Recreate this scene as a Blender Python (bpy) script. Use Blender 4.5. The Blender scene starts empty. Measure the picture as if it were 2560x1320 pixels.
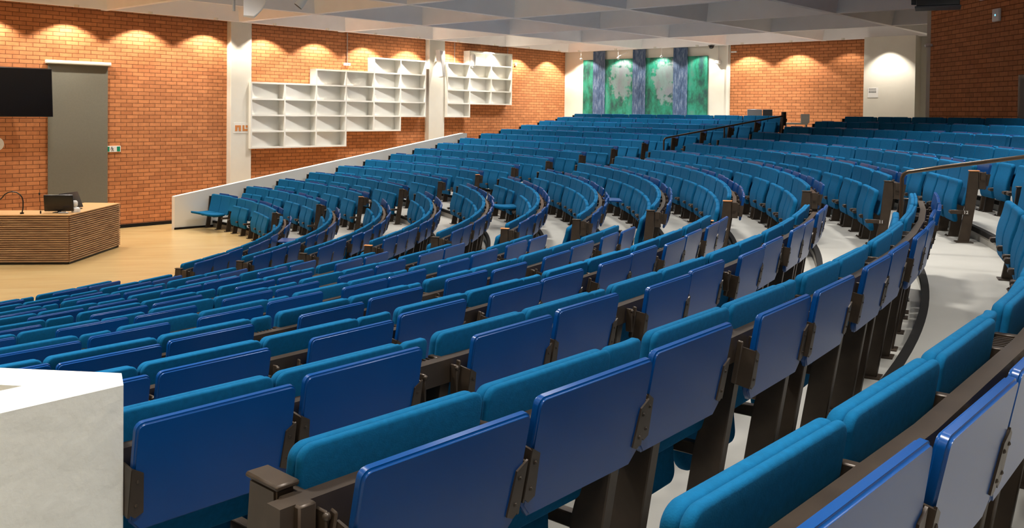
import bpy, bmesh, math, random
from math import sin, cos, radians as rad, pi, degrees, atan2, hypot
from mathutils import Vector, Matrix, Euler
import numpy as np
random.seed(7)
C = bpy.context.scene.collection

# ---------------------------------------------------------------- camera
F_PX, YAW, PITCH, ROLL = 2309.59, rad(77.01753), 0.0208147, 0.0113305
CAM = Vector((11.4805, -18.6166, 3.0033))
cd = bpy.data.cameras.new('camera'); cam = bpy.data.objects.new('camera', cd); C.objects.link(cam)
fw = Vector((cos(YAW)*cos(PITCH), sin(YAW)*cos(PITCH), -sin(PITCH)))
rt = Vector((sin(YAW), -cos(YAW), 0)); up = rt.cross(fw)
rt2 = rt*cos(ROLL)+up*sin(ROLL); up2 = -rt*sin(ROLL)+up*cos(ROLL)
M = Matrix((rt2, up2, -fw)).transposed().to_4x4(); M.translation = CAM
cam.matrix_world = M
cd.sensor_width = 36; cd.lens = F_PX*36/2560
cd.shift_x = -3.72/2560; cd.shift_y = -328.33/2560
cd.clip_start = .05; cd.clip_end = 200
bpy.context.scene.camera = cam

# ---------------------------------------------------------------- world, exposure
sc = bpy.context.scene
w = bpy.data.worlds.new('world'); sc.world = w; w.use_nodes = True
w.node_tree.nodes['Background'].inputs[0].default_value = (.86, .91, 1.0, 1)
w.node_tree.nodes['Background'].inputs[1].default_value = .09
sc.view_settings.view_transform = 'Standard'; sc.view_settings.look = 'None'
sc.view_settings.gamma = 1; sc.view_settings.exposure = 0.6
sc.view_settings.use_curve_mapping = False

# ---------------------------------------------------------------- hall frame of reference
OX, OY, ANG, SU, SV, H = 11.824, 5.098, rad(35.4), 3.6327, 3.4265, 5.43
EU = Vector((cos(ANG), sin(ANG), 0)); EV = Vector((sin(ANG), -cos(ANG), 0))
VW, UB = -3.707, 14.72          # plane of the left brick wall, plane of the back wall
def W(U, V, z=0): return Vector((OX, OY, z)) + EU*U + EV*V
def toUV(x, y): d = Vector((x-OX, y-OY, 0)); return d.dot(EU), d.dot(EV)

# ceiling lights that wash the hall: (U index, V index) of the coffers, power
GEN = []
for i in range(-8, 4):
    for j in range(-1, 8):
        u, v = (i+.5)*SU, (j+.5)*SV
        if v > 6.5 and u > 3.5: continue             # this corner of the hall is left dark
        if u < -22 and v < 12: continue
        pp = W(u, v)-Vector((25.44, -.22, 0))            # nothing hangs in or behind the slanted wall
        if pp.dot(Vector((sin(rad(80.4)), -cos(rad(80.4)), 0))) > -.6: continue
        pw = 165
        if v < 8: pw = 64 if u < 0 else 110
        if v > 8: pw = 98
        if v > 12: pw = 122
        if v > 17: pw = 88
        GEN.append((u, v, pw*.5))
def add_light(kind, name, loc, power, color, **k):
    l = bpy.data.lights.new(name, kind); l.energy = power; l.color = color
    for a, b in k.items(): setattr(l, a, b)
    o = bpy.data.objects.new(name, l); C.objects.link(o); o.location = loc
    return o
WARM = (1.0, .90, .77)
for (u, v, pw) in GEN:
    add_light('AREA', 'coffer_lamp', W(u, v, H+.28), pw, (1, .965, .92), shape='DISK', size=.56, spread=rad(108))
WASH_L = [.91+1.8165*i for i in range(-4, 8)]
WASH_B = [.857+1.713*i for i in range(-2, 5)]
for u in WASH_L:
    o = add_light('SPOT', 'wall_wash_lamp', W(u, VW+.58, H-.03), 165, WARM, spot_size=rad(117), spot_blend=.28, shadow_soft_size=.03)
for v in WASH_B:
    o = add_light('SPOT', 'wall_wash_lamp', W(UB-.58, v, H-.03), (95 if v < 3.5 else 140) if v < 7 else 30, WARM, spot_size=rad(117), spot_blend=.28, shadow_soft_size=.03)
add_light('SPOT', 'wall_wash_lamp', W(13.75, 9.1, H-.03), 165, WARM, spot_size=rad(100), spot_blend=.5, shadow_soft_size=.03)

# ---------------------------------------------------------------- materials
def mat(name, col, rough=.6, metal=0., spec=.5, noise=None, bump=None, sheen=0, coat=0, emit=None):
    m = bpy.data.materials.new(name); m.use_nodes = True; nt = m.node_tree; b = nt.nodes['Principled BSDF']
    b.inputs['Base Color'].default_value = (*col, 1); b.inputs['Roughness'].default_value = rough
    b.inputs['Metallic'].default_value = metal; b.inputs['Specular IOR Level'].default_value = spec
    if sheen: b.inputs['Sheen Weight'].default_value = sheen; b.inputs['Sheen Tint'].default_value = (*[min(1, c*2+.1) for c in col], 1)
    if coat: b.inputs['Coat Weight'].default_value = coat
    if emit: b.inputs['Emission Color'].default_value = (*emit[0], 1); b.inputs['Emission Strength'].default_value = emit[1]
    tc = nt.nodes.new('ShaderNodeTexCoord')
    if noise:
        sc_, amt, det = noise
        n = nt.nodes.new('ShaderNodeTexNoise'); n.inputs['Scale'].default_value = sc_; n.inputs['Detail'].default_value = det
        nt.links.new(tc.outputs['Object'], n.inputs['Vector'])
        r = nt.nodes.new('ShaderNodeMapRange'); r.inputs[1].default_value = .25; r.inputs[2].default_value = .75
        r.inputs[3].default_value = 1-amt; r.inputs[4].default_value = 1+amt
        nt.links.new(n.outputs['Fac'], r.inputs[0])
        mx = nt.nodes.new('ShaderNodeVectorMath'); mx.operation = 'SCALE'; mx.inputs[0].default_value = col
        nt.links.new(r.outputs[0], mx.inputs['Scale']); nt.links.new(mx.outputs[0], b.inputs['Base Color'])
    if bump:
        sc_, st, dist = bump
        n = nt.nodes.new('ShaderNodeTexNoise'); n.inputs['Scale'].default_value = sc_; n.inputs['Detail'].default_value = 6
        nt.links.new(tc.outputs['Object'], n.inputs['Vector'])
        bp = nt.nodes.new('ShaderNodeBump'); bp.inputs['Strength'].default_value = st; bp.inputs['Distance'].default_value = dist
        nt.links.new(n.outputs['Fac'], bp.inputs['Height']); nt.links.new(bp.outputs[0], b.inputs['Normal'])
    return m
M_FAB = mat('teal fabric', (.0024, .094, .215), .9, spec=.12, noise=(60, .12, 3), bump=(300, .25, .002), sheen=.05)
M_TAB = mat('blue laminate', (.0004, .048, .200), .28, spec=.32, noise=(4, .05, 2), bump=(900, .05, .0004))
M_MET = mat('brown painted steel', (.048, .034, .023), .42, metal=.35, noise=(12, .2, 3))
M_DRK = mat('black steel', (.012, .011, .010), .5)
M_ORG = mat('worn orange cap', (.62, .24, .07), .5)
M_WHT = mat('white painted plaster', (.74, .72, .64), .75, noise=(3, .03, 4), bump=(35, .12, .004))
M_WHP = mat('white paint', (.78, .77, .71), .55)
M_CON = mat('rough white concrete', (.70, .70, .64), .8, noise=(5, .05, 6), bump=(14, .5, .014))
M_CEI = mat('grey white ceiling concrete', (.86, .855, .87), .85, noise=(2, .03, 4))
M_FLR = mat('beige vinyl floor', (.35, .338, .303), .45, spec=.4, noise=(1.6, .09, 8), bump=(40, .04, .001))
M_NOS = mat('black rubber nosing', (.014, .013, .012), .9, spec=.15)
M_BLK = mat('black plastic', (.006, .006, .007), .3)
M_SCR = mat('black screen', (.002, .002, .0025), .18)
M_GRY = mat('grey blind fabric', (.165, .16, .125), .8, noise=(30, .05, 3))
M_LGR = mat('light grey metal', (.45, .46, .47), .35, metal=.5)
M_RAIL = mat('bronze handrail', (.09, .065, .045), .28, metal=.8)
M_WHITE = mat('white plastic', (.82, .82, .80), .35)
M_GRN = mat('green sign', (.0, .25, .13), .5)
M_DGR = mat('dark grey plastic', (.06, .062, .065), .5)
M_LAMP = mat('lamp lens', (1, .95, .85), .3, emit=((1, .92, .8), 5))
M_LED = mat('blue led', (.1, .5, 1), .3, emit=((.1, .55, 1), 3))

def brick(name, c1, c2, mortar):
    m = bpy.data.materials.new(name); m.use_nodes = True; nt = m.node_tree; b = nt.nodes['Principled BSDF']
    b.inputs['Roughness'].default_value = .8; b.inputs['Specular IOR Level'].default_value = .3
    tc = nt.nodes.new('ShaderNodeTexCoord'); sp = nt.nodes.new('ShaderNodeSeparateXYZ'); cb = nt.nodes.new('ShaderNodeCombineXYZ')
    nt.links.new(tc.outputs['Object'], sp.inputs[0]); nt.links.new(sp.outputs[0], cb.inputs[0]); nt.links.new(sp.outputs[2], cb.inputs[1])
    k = nt.nodes.new('ShaderNodeTexBrick'); k.offset = .5; k.inputs['Scale'].default_value = 1
    k.inputs['Brick Width'].default_value = .30; k.inputs['Row Height'].default_value = .0985
    k.inputs['Mortar Size'].default_value = .009; k.inputs['Mortar Smooth'].default_value = .25; k.inputs['Bias'].default_value = -.1
    k.inputs['Color1'].default_value = (*c1, 1); k.inputs['Color2'].default_value = (*c2, 1); k.inputs['Mortar'].default_value = (*mortar, 1)
    nt.links.new(cb.outputs[0], k.inputs['Vector'])
    n = nt.nodes.new('ShaderNodeTexNoise'); n.inputs['Scale'].default_value = 9; n.inputs['Detail'].default_value = 5
    nt.links.new(tc.outputs['Object'], n.inputs['Vector'])
    r = nt.nodes.new('ShaderNodeMapRange'); r.inputs[1].default_value = .3; r.inputs[2].default_value = .7; r.inputs[3].default_value = .88; r.inputs[4].default_value = 1.12
    nt.links.new(n.outputs['Fac'], r.inputs[0])
    mx = nt.nodes.new('ShaderNodeVectorMath'); mx.operation = 'SCALE'
    nt.links.new(k.outputs['Color'], mx.inputs[0]); nt.links.new(r.outputs[0], mx.inputs['Scale']); nt.links.new(mx.outputs[0], b.inputs['Base Color'])
    bp = nt.nodes.new('ShaderNodeBump'); bp.inputs['Strength'].default_value = .5; bp.inputs['Distance'].default_value = .01; bp.invert = True
    nt.links.new(k.outputs['Fac'], bp.inputs['Height']); nt.links.new(bp.outputs[0], b.inputs['Normal'])
    return m
M_BRK = brick('orange brick', (.60, .240, .094), (.45, .168, .064), (.21, .078, .030))

def wood_floor():
    m = mat('yellow stage floor', (.60, .42, .18), .28, spec=.5)
    nt = m.node_tree; b = nt.nodes['Principled BSDF']; tc = nt.nodes['Texture Coordinate']
    mp = nt.nodes.new('ShaderNodeMapping'); mp.inputs['Scale'].default_value = (.5, 3, 1); mp.inputs['Rotation'].default_value = (0, 0, .3)
    n = nt.nodes.new('ShaderNodeTexNoise'); n.inputs['Scale'].default_value = 1.5; n.inputs['Detail'].default_value = 8
    nt.links.new(tc.outputs['Object'], mp.inputs[0]); nt.links.new(mp.outputs[0], n.inputs['Vector'])
    r = nt.nodes.new('ShaderNodeValToRGB'); r.color_ramp.elements[0].color = (.46, .30, .12, 1); r.color_ramp.elements[1].color = (.54, .395, .18, 1)
    r.color_ramp.elements[0].position = .3; r.color_ramp.elements[1].position = .7
    nt.links.new(n.outputs['Fac'], r.inputs[0]); nt.links.new(r.outputs[0], b.inputs['Base Color'])
    return m
M_STG = wood_floor()
def slat_wood():
    m = mat('slatted wood', (.5, .25, .1), .5)
    nt = m.node_tree; b = nt.nodes['Principled BSDF']; tc = nt.nodes['Texture Coordinate']
    mp = nt.nodes.new('ShaderNodeMapping'); mp.inputs['Scale'].default_value = (1, 1, 14)
    n = nt.nodes.new('ShaderNodeTexNoise'); n.inputs['Scale'].default_value = 2.5; n.inputs['Detail'].default_value = 6
    nt.links.new(tc.outputs['Object'], mp.inputs[0]); nt.links.new(mp.outputs[0], n.inputs['Vector'])
    r = nt.nodes.new('ShaderNodeValToRGB'); r.color_ramp.elements[0].color = (.30, .16, .085, 1); r.color_ramp.elements[1].color = (.55, .34, .18, 1)
    r.color_ramp.elements[0].position = .3; r.color_ramp.elements[1].position = .7
    nt.links.new(n.outputs['Fac'], r.inputs[0]); nt.links.new(r.outputs[0], b.inputs['Base Color'])
    return m
M_SLAT = slat_wood()

# ---------------------------------------------------------------- mesh helpers
def new_bm(): return bmesh.new()
def to_mesh(bm, name, mats, smooth=True, ang=40):
    me = bpy.data.meshes.new(name); bmesh.ops.recalc_face_normals(bm, faces=bm.faces); bm.to_mesh(me); bm.free()
    for m in (mats if isinstance(mats, (list, tuple)) else [mats]): me.materials.append(m)
    if smooth:
        me.polygons.foreach_set('use_smooth', [True]*len(me.polygons))
        try: me.set_sharp_from_angle(angle=rad(ang))
        except Exception: pass
    return me
def link(name, data, parent=None, loc=(0, 0, 0), rot=(0, 0, 0)):
    o = bpy.data.objects.new(name, data); C.objects.link(o); o.location = loc; o.rotation_euler = rot
    if parent is not None: o.parent = parent
    return o
def obj(name, bm, m, parent=None, loc=(0, 0, 0), rot=(0, 0, 0), smooth=True):
    return link(name, to_mesh(bm, name, m, smooth), parent, loc, rot)
def tag(o, label, cat, group=None, kind=None):
    if label: o['label'] = label
    if cat: o['category'] = cat
    if group: o['group'] = group
    if kind: o['kind'] = kind
    return o
def thing(name, label, cat, loc=(0, 0, 0), rz=0, group=None):
    o = bpy.data.objects.new(name, None); C.objects.link(o); o.location = loc; o.rotation_euler = (0, 0, rz)
    o.empty_display_size = .1
    return tag(o, label, cat, group)
def struct(name, bm, m, loc=(0, 0, 0), rot=(0, 0, 0), smooth=False):
    o = obj(name, bm, m, None, loc, rot, smooth); o['kind'] = 'structure'; return o
def add_box(bm, x0, x1, y0, y1, z0, z1, bev=0, seg=2, mi=0, M4=None):
    vs = [bm.verts.new(p) for p in ((x0, y0, z0), (x1, y0, z0), (x1, y1, z0), (x0, y1, z0), (x0, y0, z1), (x1, y0, z1), (x1, y1, z1), (x0, y1, z1))]
    fs = [bm.faces.new([vs[i] for i in f]) for f in ((0, 3, 2, 1), (4, 5, 6, 7), (0, 1, 5, 4), (1, 2, 6, 5), (2, 3, 7, 6), (3, 0, 4, 7))]
    for f in fs: f.material_index = mi
    if bev:
        es = list({e for f in fs for e in f.edges})
        r = bmesh.ops.bevel(bm, geom=es, offset=bev, segments=seg, affect='EDGES', profile=.5)
        vs = list({v for f in r['faces'] for v in f.verts} | {v for v in vs if v.is_valid})
    if M4 is not None:
        bmesh.ops.transform(bm, matrix=M4, verts=[v for v in vs if v.is_valid])
    return vs
def slab(wd, t, h, rc, re, cuts=(), x0=None, bottom_round=True):
    """rounded slab: width along x, thickness along y, height z 0..h; rc corner radius, re edge radius"""
    bm = new_bm(); hw = wd/2; n = 7; m = 4; layers = []
    def outline(ins, y):
        r = max(rc-ins, .001); w_ = hw-ins; a_ = []
        for cx, cz, a0 in ((w_-r, h-ins-r, 0), (-w_+r, h-ins-r, pi/2), (-w_+r, ins+r, pi), (w_-r, ins+r, 3*pi/2)):
            for q in range(n+1):
                t_ = a0+q*pi/2/n; a_.append(bm.verts.new((cx+r*cos(t_), y, cz+r*sin(t_))))
        return a_
    for sg in (-1, 1):
        for q in range(m+1):
            ph = pi/2*(1-q/m) if sg < 0 else pi/2*q/m
            layers.append(outline(re*(1-cos(ph)), sg*(t/2-re+re*sin(ph))))
    N = len(layers[0])
    for A_, B_ in zip(layers[:-1], layers[1:]):
        for q in range(N): bm.faces.new((A_[q], B_[q], B_[(q+1) % N], A_[(q+1) % N]))
    bm.faces.new(layers[0]); bm.faces.new(list(reversed(layers[-1])))
    for z in cuts:
        bmesh.ops.bisect_plane(bm, geom=bm.verts[:]+bm.edges[:]+bm.faces[:], plane_co=(0, 0, z), plane_no=(0, 0, 1))
    if cuts:
        for z in (rc+.001, h-rc-.001): bmesh.ops.bisect_plane(bm, geom=bm.verts[:]+bm.edges[:]+bm.faces[:], plane_co=(0, 0, z), plane_no=(0, 0, 1))
        for x in (-hw+rc+.001, -hw*.5, 0, hw*.5, hw-rc-.001): bmesh.ops.bisect_plane(bm, geom=bm.verts[:]+bm.edges[:]+bm.faces[:], plane_co=(x, 0, 0), plane_no=(1, 0, 0))
    return bm
def tube(bm, pts, r, seg=10, cap=True):
    rings = []; n = len(pts); pts = [Vector(p) for p in pts]; prev = None
    for i, p in enumerate(pts):
        d = (pts[min(i+1, n-1)]-pts[max(i-1, 0)]).normalized()
        if prev is None: a = d.orthogonal().normalized()
        else: a = (prev-d*prev.dot(d)).normalized()
        prev = a; b = d.cross(a)
        rr = r[i] if isinstance(r, (list, tuple)) else r
        rings.append([bm.verts.new(p+a*cos(2*pi*k/seg)*rr+b*sin(2*pi*k/seg)*rr) for k in range(seg)])
    for i in range(n-1):
        for k in range(seg): bm.faces.new((rings[i][k], rings[i][(k+1) % seg], rings[i+1][(k+1) % seg], rings[i+1][k]))
    if cap: bm.faces.new(list(reversed(rings[0]))); bm.faces.new(rings[-1])
def prism(bm, poly, z0, z1, mi=0):
    a = [bm.verts.new((*p[:2], z0)) for p in poly]; b = [bm.verts.new((*p[:2], z1)) for p in poly]; n = len(poly)
    fs = [bm.faces.new(list(reversed(a))), bm.faces.new(b)]
    for i in range(n): fs.append(bm.faces.new((a[i], a[(i+1) % n], b[(i+1) % n], b[i])))
    for f in fs: f.material_index = mi
    return fs
def side_extrude(bm, prof, x0, x1):
    """profile in (y,z) extruded along x"""
    a = [bm.verts.new((x0, y, z)) for y, z in prof]; b = [bm.verts.new((x1, y, z)) for y, z in prof]; n = len(prof)
    bm.faces.new(a); bm.faces.new(list(reversed(b)))
    for i in range(n): bm.faces.new((a[i], b[i], b[(i+1) % n], a[(i+1) % n]))

# ---------------------------------------------------------------- seating geometry
def R_(k): return 11.14785+.95*(k-1)-.0032525*(k-1)**2
def ZF(k): return .1513273*(k-1)+5.12e-5*(k-1)**2-3.641e-5*(k-1)**3
W_SEAT = .535
T_A0 = [33.4, 33.1, 32.9, 32.75, 32.55, 32.43, 32.4, 32.4, 32.35, 32.23, 32.16, 32.1, 31.9, 31.85, 31.74, 31.65]
BLOCKS = {'A': (None, 10.03), 'B': (4.11, -27.4), 'C': (-34.35, -55.62)}
def layout(k, blk):
    """list of (kind, start arc, end arc) along the row measured from its first end"""
    t0, t1 = BLOCKS[blk]
    if t0 is None: t0 = T_A0[k-1]
    R = R_(k); L = rad(t0-t1)*R
    N = int(L/W_SEAT)
    while True:
        G = N//2; gap = (L-N*W_SEAT)/(G-1)
        if gap >= .15: break
        N -= 1
    groups = [2]*G
    if N % 2: groups[-1] = 3
    out = []; s = 0
    for gi, g in enumerate(groups):
        for j in range(g): out.append(('seat', s, s+W_SEAT)); s += W_SEAT
        if gi < len(groups)-1: out.append(('fill', s, s+gap)); s += gap
    return rad(t0), R, out

# ---------------------------------------------------------------- floor, tiers
WA, WB = W(-2.40, -2.49), W(7.25, -1.77)      # foot line of the white stair wall
def theta_at_V(r, off):
    """angle where radius r meets the foot line of the stair wall (moved by off towards the seats)"""
    d = (WB-WA).normalized(); n = Vector((d.y, -d.x, 0)); p = WA+n*off
    b = p.x*d.x+p.y*d.y; c = p.x**2+p.y**2-r*r; t = -b+math.sqrt(b*b-c); q = p+d*t
    return atan2(q.y, q.x)
bm = new_bm()
RT = [R_(k)+.06 for k in range(1, 17)]
TH1 = rad(-60.5)
bounds = [0.0]+RT
def ring(bm, r0, r1, z0, z1, tha0, tha1, thb, n=80):
    prev = None
    for i in range(n+1):
        f = i/n; t0 = tha0+(thb-tha0)*f; t1 = tha1+(thb-tha1)*f
        q = [bm.verts.new((r0*cos(t0), r0*sin(t0), z0)), bm.verts.new((r0*cos(t0), r0*sin(t0), z1)), bm.verts.new((r1*cos(t1), r1*sin(t1), z1)), bm.verts.new((r1*cos(t1), r1*sin(t1), z0))]
        if prev:
            for a in range(4): bm.faces.new((prev[a], prev[(a+1) % 4], q[(a+1) % 4], q[a]))
        else: bm.faces.new(q)
        prev = q
    bm.faces.new(list(reversed(prev)))
for k in range(2, 17):
    r0, r1 = RT[k-2], RT[k-1]
    ring(bm, r0, r1, -.3, ZF(k), theta_at_V(r0, -.03), theta_at_V(r1, -.03), TH1)
struct('floor', bm, M_FLR)
# gallery behind the last row, out to the walls
bm = new_bm(); zg = ZF(16)+.12
ta = theta_at_V(RT[15], -.03); pin = [(RT[15]*cos(ta+(TH1-ta)*i/60), RT[15]*sin(ta+(TH1-ta)*i/60)) for i in range(61)]
pout = [(42*cos(ta+.25+(TH1-ta-.25)*i/60), 42*sin(ta+.25+(TH1-ta-.25)*i/60)) for i in range(61)]
for i in range(60):
    a = [bm.verts.new((*p, z)) for p in (pin[i], pin[i+1]) for z in (-.3, zg)]
    b = [bm.verts.new((*p, zg)) for p in (pout[i], pout[i+1])]
    bm.faces.new((a[0], a[2], a[3], a[1])); bm.faces.new((a[1], a[3], b[1], b[0]))
bmesh.ops.remove_doubles(bm, verts=bm.verts[:], dist=1e-4)
struct('floor', bm, M_FLR)
# stage floor
bm = new_bm(); prism(bm, [(-25, -30), (14, -30), (22, 0), W(UB, VW+.0)[:2], W(-22, VW)[:2]], -.3, 0.0)
struct('floor', bm, M_STG)
# black nosings along each step
for k in range(2, 17):
    bm = new_bm(); r0 = RT[k-2]; zf = ZF(k)
    ring(bm, r0-.012, r0+.045, zf-.05, zf+.006, theta_at_V(r0, .0), theta_at_V(r0+.045, .0), TH1, 110)
    struct('trim_%d' % (k-1), bm, M_NOS, smooth=False)
bm = new_bm(); ring(bm, RT[15]-.012, RT[15]+.045, zg-.05, zg+.006, ta-.002, ta-.002, TH1, 110); struct('trim_16', bm, M_NOS)

# ---------------------------------------------------------------- walls
RZ_U = ANG                                   # local x along EU
def wall_u(name, U0, U1, V, z0, z1, m, th=.3, side=-1):
    bm = new_bm(); L = U1-U0
    y0, y1 = (0, th) if side < 0 else (-th, 0)
    add_box(bm, 0, L, y0, y1, 0, z1-z0)
    return struct(name, bm, m, W(U0, V, z0), (0, 0, RZ_U))
def wall_v(name, V0, V1, U, z0, z1, m, th=.3):
    """wall facing the stage side, local x runs with falling V"""
    bm = new_bm(); L = V1-V0
    add_box(bm, 0, L, -0.0, th, 0, z1-z0)
    p = W(U, V0, z0)
    a = atan2(EV.y, EV.x)
    o = struct(name, bm, m, p, (0, 0, a)); return o
wall_u('wall_left', -26, UB+.3, VW, 0, H+.05, M_BRK)
wall_v('wall_back', VW, 3.55, UB, 0, H+.05, M_WHT)
wall_v('wall_back', 3.55, 8.4, UB, 0, H+.05, M_BRK)
wall_v('wall_back', 8.4, 12.6, UB, 0, H+.05, M_WHT)
bm = new_bm(); add_box(bm, -.05, .05, -.03, .03, 0, H+.03); struct('trim_17', bm, M_WHP, W(UB-.02, 3.47), (0, 0, ANG))
# slanted brick wall on the right
CA = rad(80.4); FC = Vector((25.44, -.22, 0)); dC = Vector((-cos(CA), -sin(CA), 0))
bm = new_bm(); add_box(bm, 0, 14, 0, .35, 0, H+.75)
struct('wall_right', bm, M_BRK, FC, (0, 0, atan2(dC.y, dC.x)))
bm = new_bm(); p0 = FC; p1 = W(UB, 12.6)
add_box(bm, 0, (p1-p0).length, -.3, 0, 0, H+.05); struct('wall_right', bm, M_WHT, p0+Vector((.05, .2, 0)), (0, 0, atan2((p1-p0).y, (p1-p0).x)))
# black baseboards of the brick wall
bm = new_bm(); add_box(bm, 0, 33.2, -.03, .0, 0, .085); struct('baseboard_left', bm, M_NOS, W(-26, VW), (0, 0, RZ_U))
# wall columns
bm = new_bm(); add_box(bm, -.225, .425, -.2, .02, 0, H+.02, .01, 1); struct('wall_left', bm, M_WHT, W(0, VW), (0, 0, RZ_U))
bm = new_bm(); add_box(bm, 7.2, 7.92, -.2, .02, 0, H+.02, .01, 1); struct('wall_left', bm, M_WHT, W(0, VW), (0, 0, RZ_U))
bm = new_bm(); add_box(bm, 0, 1.52, -.05, .45, 0, H+.02); struct('wall_back', bm, M_WHT, W(14.3, 8.33), (0, 0, atan2(EV.y, EV.x)))

# ceiling of coffers: beams on a square grid
bm = new_bm(); D = .72; hb = .075; ht = .27
def ceil_cell(u0, u1, v0, v1):
    b = [(u0+hb, v0+hb), (u1-hb, v0+hb), (u1-hb, v1-hb), (u0+hb, v1-hb)]
    t = [(u0+ht, v0+ht), (u1-ht, v0+ht), (u1-ht, v1-ht), (u0+ht, v1-ht)]
    o = [(u0, v0), (u1, v0), (u1, v1), (u0, v1)]
    B = [bm.verts.new(W(*p, H)) for p in b]; T = [bm.verts.new(W(*p, H+D)) for p in t]; O_ = [bm.verts.new(W(*p, H)) for p in o]
    for i in range(4):
        j = (i+1) % 4
        bm.faces.new((B[i], B[j], T[j], T[i])); bm.faces.new((O_[i], O_[j], B[j], B[i]))
    bm.faces.new(T)
for i in range(-10, 5):
    for j in range(-2, 9):
        u0, u1, v0, v1 = i*SU, (i+1)*SU, j*SV, (j+1)*SV
        ceil_cell(u0, u1, v0, v1)
bmesh.ops.remove_doubles(bm, verts=bm.verts[:], dist=1e-4)
struct('ceiling', bm, M_CEI)
bm = new_bm(); prism(bm, [W(-37, -7)[:2], W(19, -7)[:2], W(19, 31)[:2], W(-37, 31)[:2]], H+D+.02, H+D+.1); struct('ceiling', bm, M_CEI)

# white stair wall beside the far block
bm = new_bm()
WL = (WB-WA).length
prof = [(0, 0), (0, .83), (WL-.15, 2.355), (WL, 2.35), (WL, 0)]
a = [bm.verts.new((u, 0, z)) for u, z in prof]; b = [bm.verts.new((u, .16, z)) for u, z in prof]
bm.faces.new(a); bm.faces.new(list(reversed(b)))
for i in range(5): bm.faces.new((a[i], b[i], b[(i+1) % 5], a[(i+1) % 5]))
WRZ = atan2((WB-WA).y, (WB-WA).x)
struct('wall_stair', bm, M_WHP, WA, (0, 0, WRZ))
bm = new_bm(); add_box(bm, -.01, 1.6, -.02, 0, 0, .05); struct('baseboard_stair', bm, M_NOS, WA, (0, 0, WRZ))

# concrete parapet at the lower left
def parapet():
    bm = new_bm(); zt = 2.30; z0 = 1.0
    c = Vector((11.045, -16.05, 0)); d1 = Vector((-.925, .38, 0)); d2 = Vector((-.79, -.61, 0))
    far = [(11.035, -16.0), ]
    # outer outline: end face, near arm front, then back round the inner notch to the far arm
    P = [(11.02, -16.00), (11.045, -16.115), (11.045-.79*2.6, -16.115-.61*2.6), (11.045-.79*2.6-.09, -16.115-.61*2.6+.11),
         (10.80, -16.075), (10.80-.94*2.6, -16.075+.33*2.6), (10.80-.94*2.6+.045, -16.075+.33*2.6+.13)]
    fs = prism(bm, P, z0, zt)
    o = struct('wall_parapet', bm, M_CON)
    return o
parapet()

# ---------------------------------------------------------------- seats
LEAN = rad(12.5)
def lean_y(z, ztop=.86): return -(ztop-z)*math.tan(LEAN)
def backrest_mesh(wd, t, h, yoff, rc=.045, re=.016, z0=.40):
    bm = slab(wd, t, h, rc, re, [h*f for f in (.15, .3, .45, .6, .75, .88)])
    for v in bm.verts:
        z = v.co.z; x = v.co.x
        v.co.z = z0+z
        v.co.y += yoff+lean_y(z0+z)+.012*(1-(2*z/h-1)**2)+.010*(1-(2*x/wd)**2)*(1 if yoff < -.03 else 0)
    return bm
ME_BACK = to_mesh(backrest_mesh(W_SEAT-.014, .032, .46, -.030, .034, .013), 'backrest', M_FAB)
ME_BPAN = to_mesh(backrest_mesh(W_SEAT-.014, .022, .450, -.0045, .032, .010, .412), 'back_panel', M_FAB)
def seat_bm():
    wd, h = W_SEAT-.055, .47
    bm = slab(wd, .055, h, .05, .02, [h*f for f in (.1, .2, .3, .4, .5, .6, .75, .9)])
    return bm, wd, h
def seat_up():
    bm, wd, h = seat_bm()
    for v in bm.verts:
        s = v.co.z/h; t = v.co.y
        y = -.200-.034*math.sin(pi*min(1, s*1.2))+.045*s
        v.co = Vector((v.co.x*(1-.12*max(0, .35-s)), y+t, .215+s*.475))
    return bm
def seat_down():
    bm, wd, h = seat_bm()
    for v in bm.verts:
        s = v.co.z/h; t = v.co.y
        v.co = Vector((v.co.x, -.17-s*.46, .42+t+.02*s-.02*math.sin(pi*s)))
    return bm
ME_SUP = to_mesh(seat_up(), 'seat_cushion', M_FAB); ME_SDN = to_mesh(seat_down(), 'seat_cushion', M_FAB)

# folding tablet: local frame of the row, hanging behind the rail
TW, TH_ = .480, .30
def tablet_bm():
    bm = new_bm(); hw = TW/2; rc = .022
    pts = []
    for cx, cz, a0 in ((hw-rc, TH_-rc, 0), (-hw+rc, TH_-rc, pi/2)):
        for i in range(5):
            a = a0+i*pi/8; pts.append((cx+rc*cos(a), cz+rc*sin(a)))
    pts += [(-hw, .035), (-hw+.03, 0), (hw-.03, 0), (hw, .035)]
    a = [bm.verts.new((x, -.0125, z)) for x, z in pts]; b = [bm.verts.new((x, .0125, z)) for x, z in pts]; N = len(pts)
    fa = bm.faces.new(a); fb = bm.faces.new(list(reversed(b)))
    for i in range(N): bm.faces.new((a[i], b[i], b[(i+1) % N], a[(i+1) % N]))
    bmesh.ops.bevel(bm, geom=list(set(fa.edges) | set(fb.edges)), offset=.006, segments=3, affect='EDGES')
    return bm
ME_TAB = to_mesh(tablet_bm(), 'folding_tablet', M_TAB, True, 75)
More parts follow.
